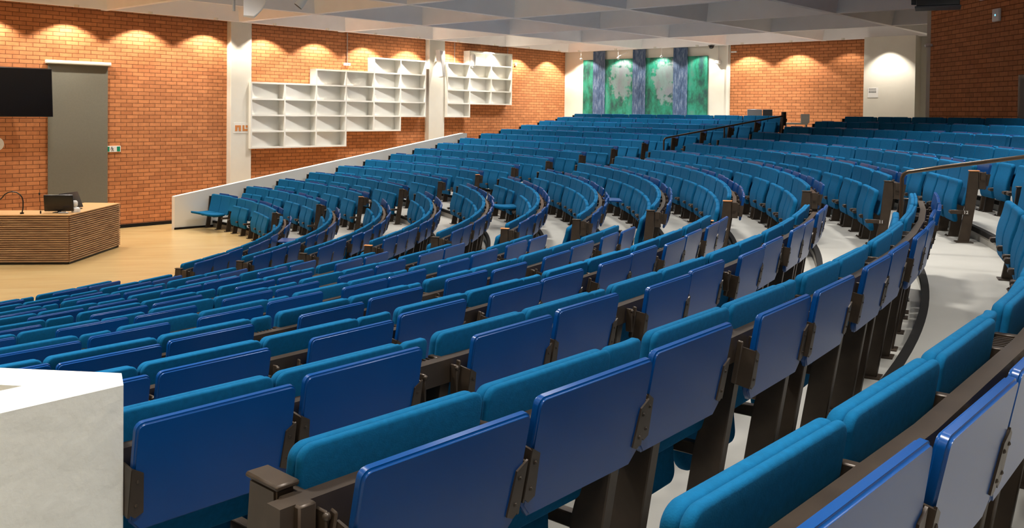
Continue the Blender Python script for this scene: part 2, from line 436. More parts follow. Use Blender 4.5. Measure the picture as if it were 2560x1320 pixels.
def bracket_mesh(s):
    bm = new_bm(); hw = TW/2
    # clamp plate wrapped on the lower side edge
    prof = [(s*(hw-.026), .165), (s*(hw+.006), .185), (s*(hw+.006), .06), (s*(hw-.012), .045), (s*(hw-.034), .055)]
    a = [bm.verts.new((x, .012, z)) for x, z in prof]; b = [bm.verts.new((x, .0175, z)) for x, z in prof]
    bm.faces.new(a); bm.faces.new(list(reversed(b)))
    for i in range(5): bm.faces.new((a[i], b[i], b[(i+1) % 5], a[(i+1) % 5]))
    add_box(bm, min(s*(hw+.001), s*(hw+.008)), max(s*(hw+.001), s*(hw+.008)), -.035, .0165, .05, .18)
    # swinging arm up to the rail
    add_box(bm, min(s*(hw+.006), s*(hw+.014)), max(s*(hw+.006), s*(hw+.014)), -.052, -.030, .05, .20, .004, 1)
    for zz in (.08, .145):
        bmesh.ops.create_uvsphere(bm, u_segments=6, v_segments=4, radius=.0055, matrix=Matrix.Translation((s*(hw-.012), .0165, zz)))
    return to_mesh(bm, 'hinge_bracket', M_MET)
ME_BRK = [bracket_mesh(-1), bracket_mesh(1)]
TAB_T = Matrix.Translation((0, .100, .580)) @ Matrix.Rotation(-rad(10), 4, 'X')
TAB_UP = Matrix.Translation((0, .42, .700)) @ Matrix.Rotation(rad(88), 4, 'X')

# leg and end panel (local frame: x along the row, y outwards, z up)
def leg_mesh():
    bm = new_bm()
    side_extrude(bm, [(-.175, 0), (-.065, 0), (.052, .735), (-.02, .735), (-.115, .36)], -.024, .024)
    bmesh.ops.bevel(bm, geom=bm.edges[:], offset=.004, segments=1, affect='EDGES')
    add_box(bm, -.06, .06, -.20, -.04, 0, .008)
    for x in (-.045, .045): bmesh.ops.create_uvsphere(bm, u_segments=6, v_segments=4, radius=.010, matrix=Matrix.Translation((x, -.185, .010)))
    return to_mesh(bm, 'leg', M_MET)
ME_LEG = leg_mesh()
def pivot_mesh():
    bm = new_bm()
    add_box(bm, -.018, .018, -.27, -.11, .315, .36, .004, 1)
    tube(bm, [(-.045, -.262, .337), (.045, -.262, .337)], .021, 10)
    return to_mesh(bm, 'seat_hinge', M_MET)
ME_PIV = pivot_mesh()
def crossbar_mesh():
    bm = new_bm()
    add_box(bm, -.012, .012, -.035, .03, .745, .782, .003, 1)
    add_box(bm, -.004, .004, .07, .104, .66, .768, .003, 1)
    bmesh.ops.create_uvsphere(bm, u_segments=8, v_segments=5, radius=.009, matrix=Matrix.Translation((0, .102, .757)))
    return to_mesh(bm, 'rail_bracket', M_MET)
ME_CRB = crossbar_mesh()
def endpanel_mesh():
    bm = new_bm()
    side_extrude(bm, [(-.19, 0), (-.075, 0), (.008, .60), (.008, .795), (-.085, .795), (-.125, .36)], -.022, .022)
    bmesh.ops.bevel(bm, geom=bm.edges[:], offset=.005, segments=2, affect='EDGES')
    add_box(bm, -.02, .02, .012, .085, .60, .785, .004, 1)
    add_box(bm, -.075, .075, -.215, -.04, 0, .01)
    return to_mesh(bm, 'end_panel', M_MET)
ME_END = endpanel_mesh()
def cap_mesh(m):
    bm = new_bm(); add_box(bm, -.027, .027, -.092, .02, .795, .807, .004, 1); return to_mesh(bm, 'panel_cap', m)
ME_CAP = cap_mesh(M_MET); ME_CAPO = cap_mesh(M_ORG)
_pl = new_bm(); add_box(_pl, -.004, .004, -.034, .034, -.026, .026, .003, 1); ME_PLATE = to_mesh(_pl, 'number_plate', M_MET)

def text_mesh(s, size, ext=.001):
    cu = bpy.data.curves.new('txt', 'FONT'); cu.body = s; cu.size = size; cu.extrude = ext; cu.align_x = 'CENTER'; cu.align_y = 'CENTER'; cu.resolution_u = 3
    o = bpy.data.objects.new('tmp_txt', cu); C.objects.link(o); bpy.context.view_layer.update()
    me = bpy.data.meshes.new_from_object(o.evaluated_get(bpy.context.evaluated_depsgraph_get()))
    bpy.data.objects.remove(o); return me

FILL_ME = {}
def filler_mesh(wd):
    key = round(wd, 3)
    if key not in FILL_ME:
        bm = backrest_mesh(wd, .034, .335, -.040, min(.028, wd*.3), .010, .515)
        FILL_ME[key] = to_mesh(bm, 'filler_pad', M_FAB)
        bt = new_bm(); add_box(bt, -wd/2-.01, wd/2+.01, -.03, .03, .765, .772)
        n = max(2, int(wd/.02))
        for i in range(n):
            x = -wd/2+(i+.5)*wd/n
            add_box(bt, x-.004, x+.004, -.025, .028, .772, .777)
        FILL_ME[('t', key)] = to_mesh(bt, 'perforated_tray', M_MET)
    return FILL_ME[key], FILL_ME[('t', key)]

# camera projection for choosing which copies show largest
def proj(p):
    d = Vector(p)-CAM; z = d.dot(fw)
    if z < .05: return None
    return 1283.7+F_PX*d.dot(rt2)/z, 331.7-F_PX*d.dot(up2)/z, z
ORD = ['', '1st', '2nd', '3rd']+['%dth' % i for i in range(4, 40)]
BL = {'A': ('far left block', 'the white stair wall', 'far left block by the white stair wall', 'far left block'), 'B': ('middle block', 'the far aisle', 'middle block between the two aisles', 'middle block'),
      'C': ('near block', 'the middle aisle', 'near block in the foreground', 'near block in foreground')}
seats = []
for blk in 'ABC':
    for k in range(1, 17):
        if blk == 'C' and k > 12: continue
        t0, R, lay = layout(k, blk); n = 0
        for kd, s0, s1 in lay:
            if kd != 'seat': continue
            n += 1; th = t0-(s0+s1)/2/R
            p = Vector((R*cos(th), R*sin(th), ZF(k)+.7)); q = proj(p)
            vis = q is not None and -120 < q[0] < 2680 and -60 < q[1] < 1500
            seats.append(dict(b=blk, k=k, n=n, th=th, R=R, vis=vis, d=(q[2] if q else 99)))
SEAT_DOWN = set()
SEAT_DOWN.add(('A', 1, 1)); SEAT_DOWN.add(('A', 1, 2))
best = min((s for s in seats if s['b'] == 'B' and s['k'] == 6), key=lambda s: abs(degrees(s['th'])+4.5)); SEAT_DOWN.add(('B', 6, best['n']))
inview = sorted([s for s in seats if s['vis']], key=lambda s: s['d'])
chosen = inview[:300]
forced = [s for s in inview if (s['b'], s['k'], s['n']) in SEAT_DOWN and s not in chosen]
chosen = chosen[:300-len(forced)]+forced
ids = {id(s) for s in chosen}
print('seats total', len(seats), 'in view', len(inview), 'first stuff distance', inview[min(300, len(inview)-1)]['d'])
def frame_at(R, th, z): return (R*cos(th), R*sin(th), z), th-pi/2
for s in chosen:
    loc, rz = frame_at(s['R'], s['th'], ZF(s['k']))
    down = (s['b'], s['k'], s['n']) in SEAT_DOWN
    lab = '%s seat %s from %s, %s row from stage, %s' % ('teal seat with cushion folded down,' if down else 'teal tip-up', ORD[s['n']], BL[s['b']][1], ORD[s['k']], BL[s['b']][0])
    if down: lab = 'teal seat folded down, %s from %s, %s row, %s' % (ORD[s['n']], BL[s['b']][1], ORD[s['k']], BL[s['b']][0])
    e = thing('auditorium_seat', lab, 'seat', loc, rz, 'teal auditorium seats in the '+BL[s['b']][2])
    bk = link('backrest', ME_BACK, e); link('back_panel', ME_BPAN, bk); link('seat_cushion', ME_SDN if down else ME_SUP, e)
# all remaining seats (the farthest and those off to the side) as one object
def merged(name, items, mats):
    vs, fs, off = [], [], 0
    for me, Mx in items:
        n = len(me.vertices); co = np.empty(n*3); me.vertices.foreach_get('co', co); co = co.reshape(-1, 3)
        A = np.array(Mx); vs.append(co@A[:3, :3].T+A[:3, 3])
        fs += [[i+off for i in p.vertices] for p in me.polygons]; off += n
    me = bpy.data.meshes.new(name); me.from_pydata(np.concatenate(vs).tolist(), [], fs)
    for m in mats: me.materials.append(m)
    me.polygons.foreach_set('use_smooth', [True]*len(me.polygons)); me.set_sharp_from_angle(angle=rad(40)); return me
items = []
for s in seats:
    if id(s) in ids: continue
    loc, rz = frame_at(s['R'], s['th'], ZF(s['k'])); Mx = Matrix.Translation(loc) @ Matrix.Rotation(rz, 4, 'Z')
    for me in (ME_BACK, ME_BPAN, ME_SUP): items.append((me, Mx))
if items:
    o = link('auditorium_seats', merged('auditorium_seats', items, [M_FAB]))
    tag(o, 'mass of teal tip-up seats filling the uppermost far rows', 'seats', None, 'stuff')

# row frames with rail, legs, end panels, fillers and the folding tablets
def arc_bar(bm, R, a0, a1, y0, y1, z0, z1, org, rz, step=.045):
    n = max(2, int(abs(a1-a0)/step)+1); Mi = (Matrix.Translation(org) @ Matrix.Rotation(rz, 4, 'Z')).inverted(); prev = None
    for i in range(n+1):
        t = a0+(a1-a0)*i/n
        q = [bm.verts.new(Mi @ Vector((r*cos(t), r*sin(t), z+org[2]))) for r, z in ((R+y0, z0), (R+y0, z1), (R+y1, z1), (R+y1, z0))]
        if prev:
            for a in range(4): bm.faces.new((prev[a], prev[(a+1) % 4], q[(a+1) % 4], q[a]))
        else: bm.faces.new(q)
        prev = q
    bm.faces.new(list(reversed(prev)))
ORANGE = {('B', 4), ('B', 6), ('B', 9), ('B', 12), ('A', 3), ('A', 6), ('C', 9)}
NUM_ME = {}
for blk in 'ABC':
    for k in range(1, 17):
        if blk == 'C' and k > 12: continue
        t0, R, lay = layout(k, blk); Ltot = lay[-1][2]; zf = ZF(k)
        tm = t0-Ltot/2/R; org, rz = frame_at(R, tm, zf)
        fr = thing('seat_row_frame', 'brown steel frame and blue tablets of the %s row, %s' % (ORD[k], BL[blk][3]), 'seat row frame', org, rz, 'seat row frames in the '+BL[blk][0])
        B0 = Matrix.Translation(org) @ Matrix.Rotation(rz, 4, 'Z'); Bi = B0.inverted()
        def put(name, me, arc, extra=Matrix.Identity(4), parent=fr, R=R, t0=t0, zf=zf, Bi=Bi):
            th = t0-arc/R
            Mx = Bi @ Matrix.Translation((R*cos(th), R*sin(th), zf)) @ Matrix.Rotation(th-pi/2, 4, 'Z') @ extra
            o = bpy.data.objects.new(name, me); C.objects.link(o); o.parent = parent; o.matrix_local = Mx; return o
        bm = new_bm(); arc_bar(bm, R, t0+.004, t0-Ltot/R-.004, .026, .070, .70, .785, Vector(org), rz)
        obj('rail', bm, M_MET, fr, smooth=False)
        far_away = (Vector(org)-CAM).length > 24
        # supports
        marks = set(); segs = [x for x in lay]
        for i, (kd, s0, s1) in enumerate(segs):
            if kd == 'seat': marks.add(round(s0, 4)); marks.add(round(s1, 4))
        marks = sorted(marks); marks2 = []
        for m_ in marks:
            if marks2 and m_-marks2[-1] < .02: continue
            marks2.append(m_)
        for m_ in marks2:
            if not (blk == 'C' and k in (8, 9, 10) and m_ > Ltot-.05): put('rail_bracket', ME_CRB, m_)
            if .05 < m_ < Ltot-.05: put('leg', ME_LEG, m_)
            if .05 < m_ < Ltot-.05: put('seat_hinge', ME_PIV, m_)
        for m_, sgn in ((-.03, -1), (Ltot+.03, 1)):
            ep = put('end_panel', ME_END, m_)
            link('panel_cap', ME_CAPO if (blk, k) in ORANGE and ((blk != 'C') == (sgn > 0)) else ME_CAP, ep)
            link('seat_hinge', ME_PIV, ep)
            if ((blk == 'B' or blk == 'A') and sgn > 0) or (blk == 'C' and sgn < 0):
                pl = link('number_plate', ME_PLATE, ep, (sgn*.026, -.115, .335))
                if blk in 'BC':
                    if k not in NUM_ME: me = text_mesh(str(k), .05); me.materials.append(M_WHITE); NUM_ME[k] = me
                    link('number', NUM_ME[k], pl, (sgn*.005, 0, 0), (rad(90), 0, rad(90)*sgn))
        for kd, s0, s1 in segs:
            if kd == 'fill' and s1-s0 > .06:
                a, b = filler_mesh(s1-s0-.035)
                put('filler_pad', a, (s0+s1)/2); put('perforated_tray', b, (s0+s1)/2)
        # tablets follow the seats of the row behind
        if k < 16:
            t0b, Rb, layb = layout(k+1, blk)
            n = 0
            for kd, s0, s1 in layb:
                if kd != 'seat': continue
                th = t0b-(s0+s1)/2/Rb; arc = (t0-th)*R
                arc = min(max(arc, TW/2+.02), Ltot-TW/2-.02)
                dg = degrees(th)
                upf = (blk == 'B' and ((k == 1 and abs(dg+9) < 1.3) or (k == 7 and abs(dg+14.6) < .8)))
                n += 1
                jit = Matrix.Translation((random.uniform(-.006, .006), random.uniform(-.012, .012), random.uniform(-.014, .008))) @ Matrix.Rotation(random.uniform(-2, 2)*pi/180, 4, 'X')
                tb = put('folding_tablet', ME_TAB, arc, TAB_UP if upf else TAB_T @ jit)
                if upf: tb['label'] = 'blue tablet swung up level'
                elif not far_away or blk == 'C':
                    link('hinge_bracket', ME_BRK[0], tb); link('hinge_bracket', ME_BRK[1], tb)

# ---------------------------------------------------------------- handrails in the two aisles
def handrail(th, r0, z0, r1, z1, label, endbox):
    fl = max(ZF(k) for k in range(1, 17) if k == 1 or RT[k-2] <= r0)
    e = thing('handrail', label, 'handrail', (r0*cos(th), r0*sin(th), fl), th, 'aisle handrails')
    L = r1-r0; dz = z1-z0; a = z0-fl
    bm = new_bm(); pts = [(0, 0, a*.5), (0, 0, a-.06), (.015, 0, a-.02), (.05, 0, a+.005)]
    pts += [(L*f, 0, a+dz*f) for f in (.08, .3, .6, 1)]
    tube(bm, [(0, 0, 0)]+pts, .021, 12); obj('rail', bm, M_RAIL, e)
    for f in (.5, 1.0):
        r = r0+L*f; fz = max(ZF(k) for k in range(1, 17) if k == 1 or RT[k-2] <= r)-fl
        bm = new_bm(); tube(bm, [(L*f-.02, 0, fz), (L*f-.02, 0, a+dz*f-.01)], .019, 10); obj('post', bm, M_RAIL, e)
    if endbox:
        bm = new_bm(); add_box(bm, L-.03, L+.06, -.05, .05, a+dz-.25, a+dz+.1, .01); obj('post_cap', bm, M_DRK, e)
    return e
handrail(rad(-31.0), 20.28, 2.455, 24.6, 3.18, 'bronze handrail rising up the middle aisle at right', False)
handrail(rad(7.0), 20.25, 2.44, 23.7, 3.02, 'bronze handrail rising up the far aisle, black box on end post', True)

# ---------------------------------------------------------------- white coffered shelves on the brick wall
def coffer_shelf(name, label, U0, cw, cols, zb):
    """cols: list of (bottom index, top index) with rows of .455 from zb"""
    e = thing(name, label, 'wall shelf', W(U0, VW, 0), RZ_U, 'white coffered wall shelves')
    e.location.z = 0
    rh, t, dep = .4555, .045, .30
    bm = new_bm(); nrow = set()
    for c, (r0, r1) in enumerate(cols):
        for r in range(r0, r1+1):                     # horizontals
            add_box(bm, c*cw, (c+1)*cw, -dep, 0, zb+r*rh-t/2, zb+r*rh+t/2)
        add_box(bm, c*cw, (c+1)*cw, -.02, 0, zb+r0*rh, zb+r1*rh)       # back board
    for c in range(len(cols)+1):
        lo = min(cols[i][0] for i in (c-1, c) if 0 <= i < len(cols)); hi = max(cols[i][1] for i in (c-1, c) if 0 <= i < len(cols))
        add_box(bm, c*cw-t/2, c*cw+t/2, -dep-.002, 0, zb+lo*rh-t/2, zb+hi*rh+t/2)
    obj('shelf_grid', bm, M_WHP, e, smooth=False)
    bm = new_bm()                                     # sloped sound boards inside every cell
    for c, (r0, r1) in enumerate(cols):
        for r in range(r0, r1):
            x0, x1 = c*cw+t/2, (c+1)*cw-t/2; z0, z1 = zb+r*rh+t/2, zb+(r+1)*rh-t/2
            v = [bm.verts.new(p) for p in ((x0, -dep+.03, z0), (x1, -.03, z0), (x1, -.02, z0), (x0, -.02, z0), (x0, -dep+.03, z1), (x1, -.03, z1), (x1, -.02, z1), (x0, -.02, z1))]
            for f in ((0, 1, 5, 4), (1, 2, 6, 5), (2, 3, 7, 6), (3, 0, 4, 7), (4, 5, 6, 7), (3, 2, 1, 0)): bm.faces.new([v[q] for q in f])
    obj('sound_board', bm, M_WHP, e, smooth=False)
    return e
coffer_shelf('coffered_shelf', 'long stepped white coffered shelf left of the slim white loudspeaker', .36, 1.098, [(0, 4), (0, 4), (0, 5), (1, 5), (1, 6), (2, 6)], 1.96)
coffer_shelf('coffered_shelf', 'shorter stepped white coffered shelf right of the slim white loudspeaker', 7.95, 1.09, [(2, 6), (3, 7), (3, 7)], 1.96)

# ---------------------------------------------------------------- things on the left wall
# roller blind
e = thing('roller_blind', 'tall grey roller blind lowered on brick wall beside the screen', 'blind', W(-4.98, VW-.0, 0) , RZ_U)
bm = new_bm(); add_box(bm, 0, 1.43, -.045, -.035, .35, 4.08); obj('blind_fabric', bm, M_GRY, e, smooth=False)
bm = new_bm(); add_box(bm, -.06, 1.49, -.12, 0, 4.06, 4.15, .02, 3); obj('blind_cassette', bm, M_WHP, e)
bm = new_bm(); add_box(bm, -.01, 1.44, -.055, -.025, .32, .36, .008, 2); obj('bottom_bar', bm, M_LGR, e)
# wall screen
e = thing('wall_screen', 'large black flat screen hung over the brick wall at upper left', 'screen', W(-7.2, VW, 0), RZ_U)
Rt = Matrix.Translation((0, -.42, 3.36)) @ Matrix.Rotation(rad(-4), 4, 'X')
bm = new_bm(); add_box(bm, 0, 2.16, -.035, .035, -.56, .56, .008, 2, M4=Rt); obj('casing', bm, M_BLK, e)
bm = new_bm(); add_box(bm, .02, 2.14, -.037, -.033, -.54, .54, M4=Rt); obj('display', bm, M_SCR, e, smooth=False)
bm = new_bm(); add_box(bm, .9, 1.3, -.40, 0, 3.25, 3.45); obj('mount_arm', bm, M_DRK, e)
# clock
e = thing('wall_clock', 'round white clock on brick wall below the black screen', 'clock', W(-6.10, VW, 2.17), RZ_U)
def disc(bm, r, y0, y1, seg=32):
    tube(bm, [(0, y0, 0), (0, y1, 0)], r, seg)
bm = new_bm(); disc(bm, .155, 0, -.045); obj('clock_case', bm, M_WHITE, e)
bm = new_bm(); add_box(bm, -.006, .006, -.052, -.047, -.01, .10); add_box(bm, -.005, .07, -.052, -.047, -.005, .006); obj('clock_hands', bm, M_BLK, e, smooth=False)
# exit sign
e = thing('exit_sign', 'small white and green running man sign on brick wall', 'sign', W(-3.48, VW, 2.0), RZ_U)
bm = new_bm(); add_box(bm, -.15, .27, -.03, 0, -.075, .075, .004, 1); obj('sign_panel', bm, M_WHITE, e)
bm = new_bm(); add_box(bm, .17, .25, -.033, -.028, -.06, .06)
add_box(bm, -.13, -.02, -.033, -.028, -.06, .06); obj('green_field', bm, M_GRN, e, smooth=False)
bm = new_bm(); tube(bm, [(.04, -.033, .045), (.04, -.030, .045)], .014, 10)
for p, q in (((.04, .025), (.06, -.01)), ((.06, -.01), (.09, -.05)), ((.055, -.01), (.03, -.055)), ((.035, .02), (.01, -.005)), ((.045, .02), (.085, .01))):
    tube(bm, [(p[0], -.031, p[1]), (q[0], -.031, q[1])], .006, 6)
obj('running_figure', bm, M_DGR, e)
# orange letters sign on the first column
e = thing('column_sign', 'white plate with two orange symbols on the first white column', 'sign', W(.10, VW-.0+.2, 2.5), RZ_U)
bm = new_bm(); add_box(bm, -.24, .24, -.008, 0, -.13, .16); obj('sign_plate', bm, M_WHP, e, smooth=False)
bm = new_bm()
add_box(bm, -.19, -.12, -.014, -.007, -.07, .09); add_box(bm, -.08, -.01, -.014, -.007, -.07, .09); add_box(bm, -.12, -.08, -.014, -.007, .04, .09)
add_box(bm, .04, .20, -.014, -.007, -.07, -.01); add_box(bm, .04, .10, -.014, -.007, -.01, .09); add_box(bm, .14, .20, -.014, -.007, .02, .09)
obj('orange_symbols', bm, M_ORG, e, smooth=False)
# conduits with boxes
def conduit(U, z0, name, lab, dia=.012, box=True, V=VW, m=M_LGR):
    e = thing(name, lab, 'conduit', W(U, V, z0), RZ_U)
    bm = new_bm(); tube(bm, [(0, -.02, 0), (0, -.02, H-z0)], dia, 8); obj('conduit_pipe', bm, m, e)
    if box:
        bm = new_bm(); add_box(bm, -.13, .10, -.07, 0, -.05, .03, .008, 2); obj('socket_box', bm, M_WHITE, e)
        for x in (-.07, 0, .05):
            bm = new_bm(); tube(bm, [(x, -.07, -.01), (x, -.075, -.01)], .02, 12); obj('socket', bm, M_LGR, e)
conduit(3.90, 4.47, 'wall_conduit', 'grey conduit with small white socket box above the long coffered shelf')
conduit(8.55, 4.69, 'wall_conduit', 'thin conduit running down brick to the shorter coffered shelf', .010, False)
conduit(11.3, 5.15, 'wall_conduit', 'thin conduit above right end of the shorter coffered shelf', .008, False)
bm = new_bm(); add_box(bm, -.03, .05, -.06, 0, -.05, .05, .006, 1)
tag(obj('wall_sensor', bm, M_WHITE, None, W(11.72, VW, 4.83), (0, 0, RZ_U)), 'tiny white box on brick just right of the shorter coffered shelf', 'sensor')
# white sensor on the corner of the second shelf
e = thing('cylinder_sensor', 'white rounded cylinder fixed to the corner of the shorter coffered shelf', 'sensor', W(9.12, VW+.36, 4.62), RZ_U)
bm = new_bm(); tube(bm, [(0, 0, 0), (0, 0, .02), (0, 0, .1), (0, 0, .36), (0, 0, .42), (0, 0, .44)], [.06, .085, .10, .10, .075, .03], 20); obj('housing', bm, M_WHITE, e)
bm = new_bm(); tube(bm, [(0, 0, -.04), (0, 0, .01)], .06, 16); obj('lens_ring', bm, M_LGR, e)
# tall loudspeaker leaning off the second column
e = thing('column_loudspeaker', 'slim white loudspeaker tilted off the second white column', 'loudspeaker', W(7.50, VW+.42, 4.62), RZ_U)
Rt = Matrix.Rotation(rad(-9), 4, 'X') @ Matrix.Rotation(rad(20), 4, 'Z')
bm = new_bm(); add_box(bm, -.11, .11, -.09, .09, -.44, .48, .02, 3, M4=Rt); obj('cabinet', bm, M_WHITE, e)
bm = new_bm(); add_box(bm, -.095, .095, -.096, -.089, -.40, .44, M4=Rt); obj('grille', bm, M_LGR, e, smooth=False)
bm = new_bm(); add_box(bm, -.02, .02, .05, .26, .05, .11); obj('wall_bracket', bm, M_WHITE, e)

# ---------------------------------------------------------------- back wall: painting, hangings, pendants
AB = atan2(EV.y, EV.x)
def paint_mat():
    m = bpy.data.materials.new('green painting'); m.use_nodes = True; nt = m.node_tree; b = nt.nodes['Principled BSDF']; b.inputs['Roughness'].default_value = .6
    tc = nt.nodes.new('ShaderNodeTexCoord'); mp = nt.nodes.new('ShaderNodeMapping'); mp.inputs['Scale'].default_value = (1.2, 1, .55)
    nt.links.new(tc.outputs['Object'], mp.inputs[0])
    n = nt.nodes.new('ShaderNodeTexNoise'); n.inputs['Scale'].default_value = 2.2; n.inputs['Detail'].default_value = 9; n.inputs['Roughness'].default_value = .68
    nt.links.new(mp.outputs[0], n.inputs['Vector'])
    r = nt.nodes.new('ShaderNodeValToRGB'); cr = r.color_ramp
    cr.elements[0].position = .30; cr.elements[0].color = (.004, .02, .05, 1); cr.elements[1].position = .42; cr.elements[1].color = (.010, .075, .06, 1)
    for p, c in ((.50, (.008, .16, .10, 1)), (.58, (.014, .25, .17, 1)), (.66, (.06, .22, .17, 1)), (.76, (.16, .29, .29, 1))):
        x = cr.elements.new(p); x.color = c
    nt.links.new(n.outputs['Fac'], r.inputs[0])
    # pale tree like clouds
    acc = r.outputs[0]
    for (cx, cz, rx, rz_) in ((-.95, 4.35, .48, .75), (1.0, 4.25, .55, .85)):
        sx = nt.nodes.new('ShaderNodeSeparateXYZ'); nt.links.new(tc.outputs['Object'], sx.inputs[0])
        def mth(op, a, b_):
            q = nt.nodes.new('ShaderNodeMath'); q.operation = op
            for i, v in enumerate((a, b_)):
                if isinstance(v, (int, float)): q.inputs[i].default_value = v
                else: nt.links.new(v, q.inputs[i])
            return q.outputs[0]
        dx = mth('DIVIDE', mth('SUBTRACT', sx.outputs[0], cx), rx); dz = mth('DIVIDE', mth('SUBTRACT', sx.outputs[2], cz), rz_)
        d = mth('ADD', mth('MULTIPLY', dx, dx), mth('MULTIPLY', dz, dz))
        n2 = nt.nodes.new('ShaderNodeTexNoise'); n2.inputs['Scale'].default_value = 6; n2.inputs['Detail'].default_value = 8; nt.links.new(tc.outputs['Object'], n2.inputs['Vector'])
        d2 = mth('ADD', d, mth('MULTIPLY', mth('SUBTRACT', n2.outputs['Fac'], .5), 4.5))
        k = nt.nodes.new('ShaderNodeMapRange'); nt.links.new(d2, k.inputs[0]); k.inputs[1].default_value = .6; k.inputs[2].default_value = 1.2; k.inputs[3].default_value = .62; k.inputs[4].default_value = 0
        mx = nt.nodes.new('ShaderNodeMix'); mx.data_type = 'RGBA'; nt.links.new(k.outputs[0], mx.inputs[0]); nt.links.new(acc, mx.inputs[6]); mx.inputs[7].default_value = (.25, .26, .31, 1)
        acc = mx.outputs[2]
    nt.links.new(acc, b.inputs['Base Color']); return m
def strip_mat():
    m = bpy.data.materials.new('blue woven strip'); m.use_nodes = True; nt = m.node_tree; b = nt.nodes['Principled BSDF']; b.inputs['Roughness'].default_value = .8
    tc = nt.nodes.new('ShaderNodeTexCoord'); mp = nt.nodes.new('ShaderNodeMapping'); mp.inputs['Scale'].default_value = (6, 1, 1.2)
    nt.links.new(tc.outputs['Object'], mp.inputs[0])
    n = nt.nodes.new('ShaderNodeTexNoise'); n.inputs['Scale'].default_value = 3; n.inputs['Detail'].default_value = 10; n.inputs['Roughness'].default_value = .7
    nt.links.new(mp.outputs[0], n.inputs['Vector'])
    r = nt.nodes.new('ShaderNodeValToRGB'); cr = r.color_ramp
    cr.elements[0].position = .32; cr.elements[0].color = (.012, .03, .07, 1); cr.elements[1].position = .72; cr.elements[1].color = (.22, .28, .38, 1)
    x = cr.elements.new(.5); x.color = (.05, .095, .19, 1)
    nt.links.new(n.outputs['Fac'], r.inputs[0]); nt.links.new(r.outputs[0], b.inputs['Base Color']); return m
M_PNT, M_STR = paint_mat(), strip_mat()
bm = new_bm(); add_box(bm, -2.74, 2.70, -.07, 0, 2.9, 5.10, .004, 1)
tag(obj('painting', bm, M_PNT, None, W(UB-.012, 0, 0), (0, 0, AB)), 'wide abstract green painting with pale tree shapes on white back wall', 'painting')
for i, (v0, v1, nm) in enumerate(((-2.25, -1.68, 'left'), (-.42, .15, 'centre'), (1.33, 1.92, 'right'))):
    bm = new_bm(); hw = (v1-v0)/2; n = 8
    for q in range(n):
        x0, x1 = -hw+2*hw*q/n, -hw+2*hw*(q+1)/n
        a = .012*math.sin(q*1.3); b = .012*math.sin((q+1)*1.3)
        vv = [bm.verts.new(p) for p in ((x0, -.10+a, 2.7), (x1, -.10+b, 2.7), (x1, -.10+b, 5.42), (x0, -.10+a, 5.42), (x0, -.085+a, 2.7), (x1, -.085+b, 2.7), (x1, -.085+b, 5.42), (x0, -.085+a, 5.42))]
        for f in ((0, 1, 2, 3), (7, 6, 5, 4), (0, 4, 5, 1), (3, 2, 6, 7), (0, 3, 7, 4), (1, 5, 6, 2)): bm.faces.new([vv[j] for j in f])
    tag(obj('textile_hanging', bm, M_STR, None, W(UB, (v0+v1)/2, 0), (0, 0, AB)), '%s of three long blue woven hangings in front of the green painting' % ({'left': 'leftmost', 'centre': 'middle', 'right': 'rightmost'}[nm]), 'wall hanging', 'blue woven hangings')
def pendant(V, z, out, lab, arm=False):
    e = thing('pendant_lamp', lab, 'lamp', W(UB-out, V, z), AB, 'small white lamps by the painting')
    bm = new_bm(); tube(bm, [(0, 0, .03), (0, 0, H-z)], .008, 6); obj('rod', bm, M_WHITE, e)
    bm = new_bm(); bmesh.ops.create_uvsphere(bm, u_segments=16, v_segments=10, radius=.05); obj('globe', bm, M_WHITE, e)
    if arm:
        bm = new_bm(); tube(bm, [(0, 0, .06), (.42, -.05, .20)], .018, 8); obj('arm', bm, M_WHITE, e)
pendant(-2.45, 5.10, .6, 'small white globe lamp at the left hanging of the painting')
pendant(-.72, 5.09, .6, 'small white globe lamp with slanted arm above the painting', True)
pendant(1.15, 5.08, .6, 'small white globe lamp on thin rod beside the rightmost hanging')
e = thing('dome_camera', 'small black dome camera at top right of the white back wall', 'camera', W(UB-.35, 3.0, H), AB)
bm = new_bm(); tube(bm, [(0, 0, 0), (0, 0, -.03), (0, 0, -.09), (0, 0, -.12)], [.09, .09, .07, .03], 16); obj('dome', bm, M_BLK, e)
bm = new_bm(); add_box(bm, -.09, .09, -.06, .06, -.02, .0); obj('base_plate', bm, M_DGR, e)
e = thing('motion_sensor', 'white motion sensor on a cord near right edge of white back wall', 'sensor', W(UB-.05, 3.12, 4.86), AB)
bm = new_bm(); add_box(bm, -.1, .08, -.1, .05, -.07, .07, .03, 3); obj('housing', bm, M_WHITE, e)
bm = new_bm(); tube(bm, [(0, 0, .07), (0, 0, H-4.86)], .006, 6); obj('cord', bm, M_LGR, e)
bm = new_bm(); add_box(bm, 0, .2, -.08, 0, 0, .05, .01, 1)
tag(obj('wall_light', bm, M_WHITE, None, W(UB, 3.6, 5.17), (0, 0, AB)), 'short white fitting at top left of the right brick panel', 'fitting')
# notice on the right column
e = thing('paper_notice', 'small white paper notice on the spotlit white column', 'notice', W(14.3-.052, 8.62, 3.83), AB)
bm = new_bm(); add_box(bm, -.16, .16, -.006, 0, -.22, .08); obj('paper', bm, M_WHITE, e, smooth=False)
bm = new_bm()
for zz in (.03, -.03, -.07):
    for i in range(5): add_box(bm, -.12+i*.045, -.085+i*.045, -.008, -.005, zz, zz+.02)
obj('printed_lines', bm, M_DGR, e, smooth=False)

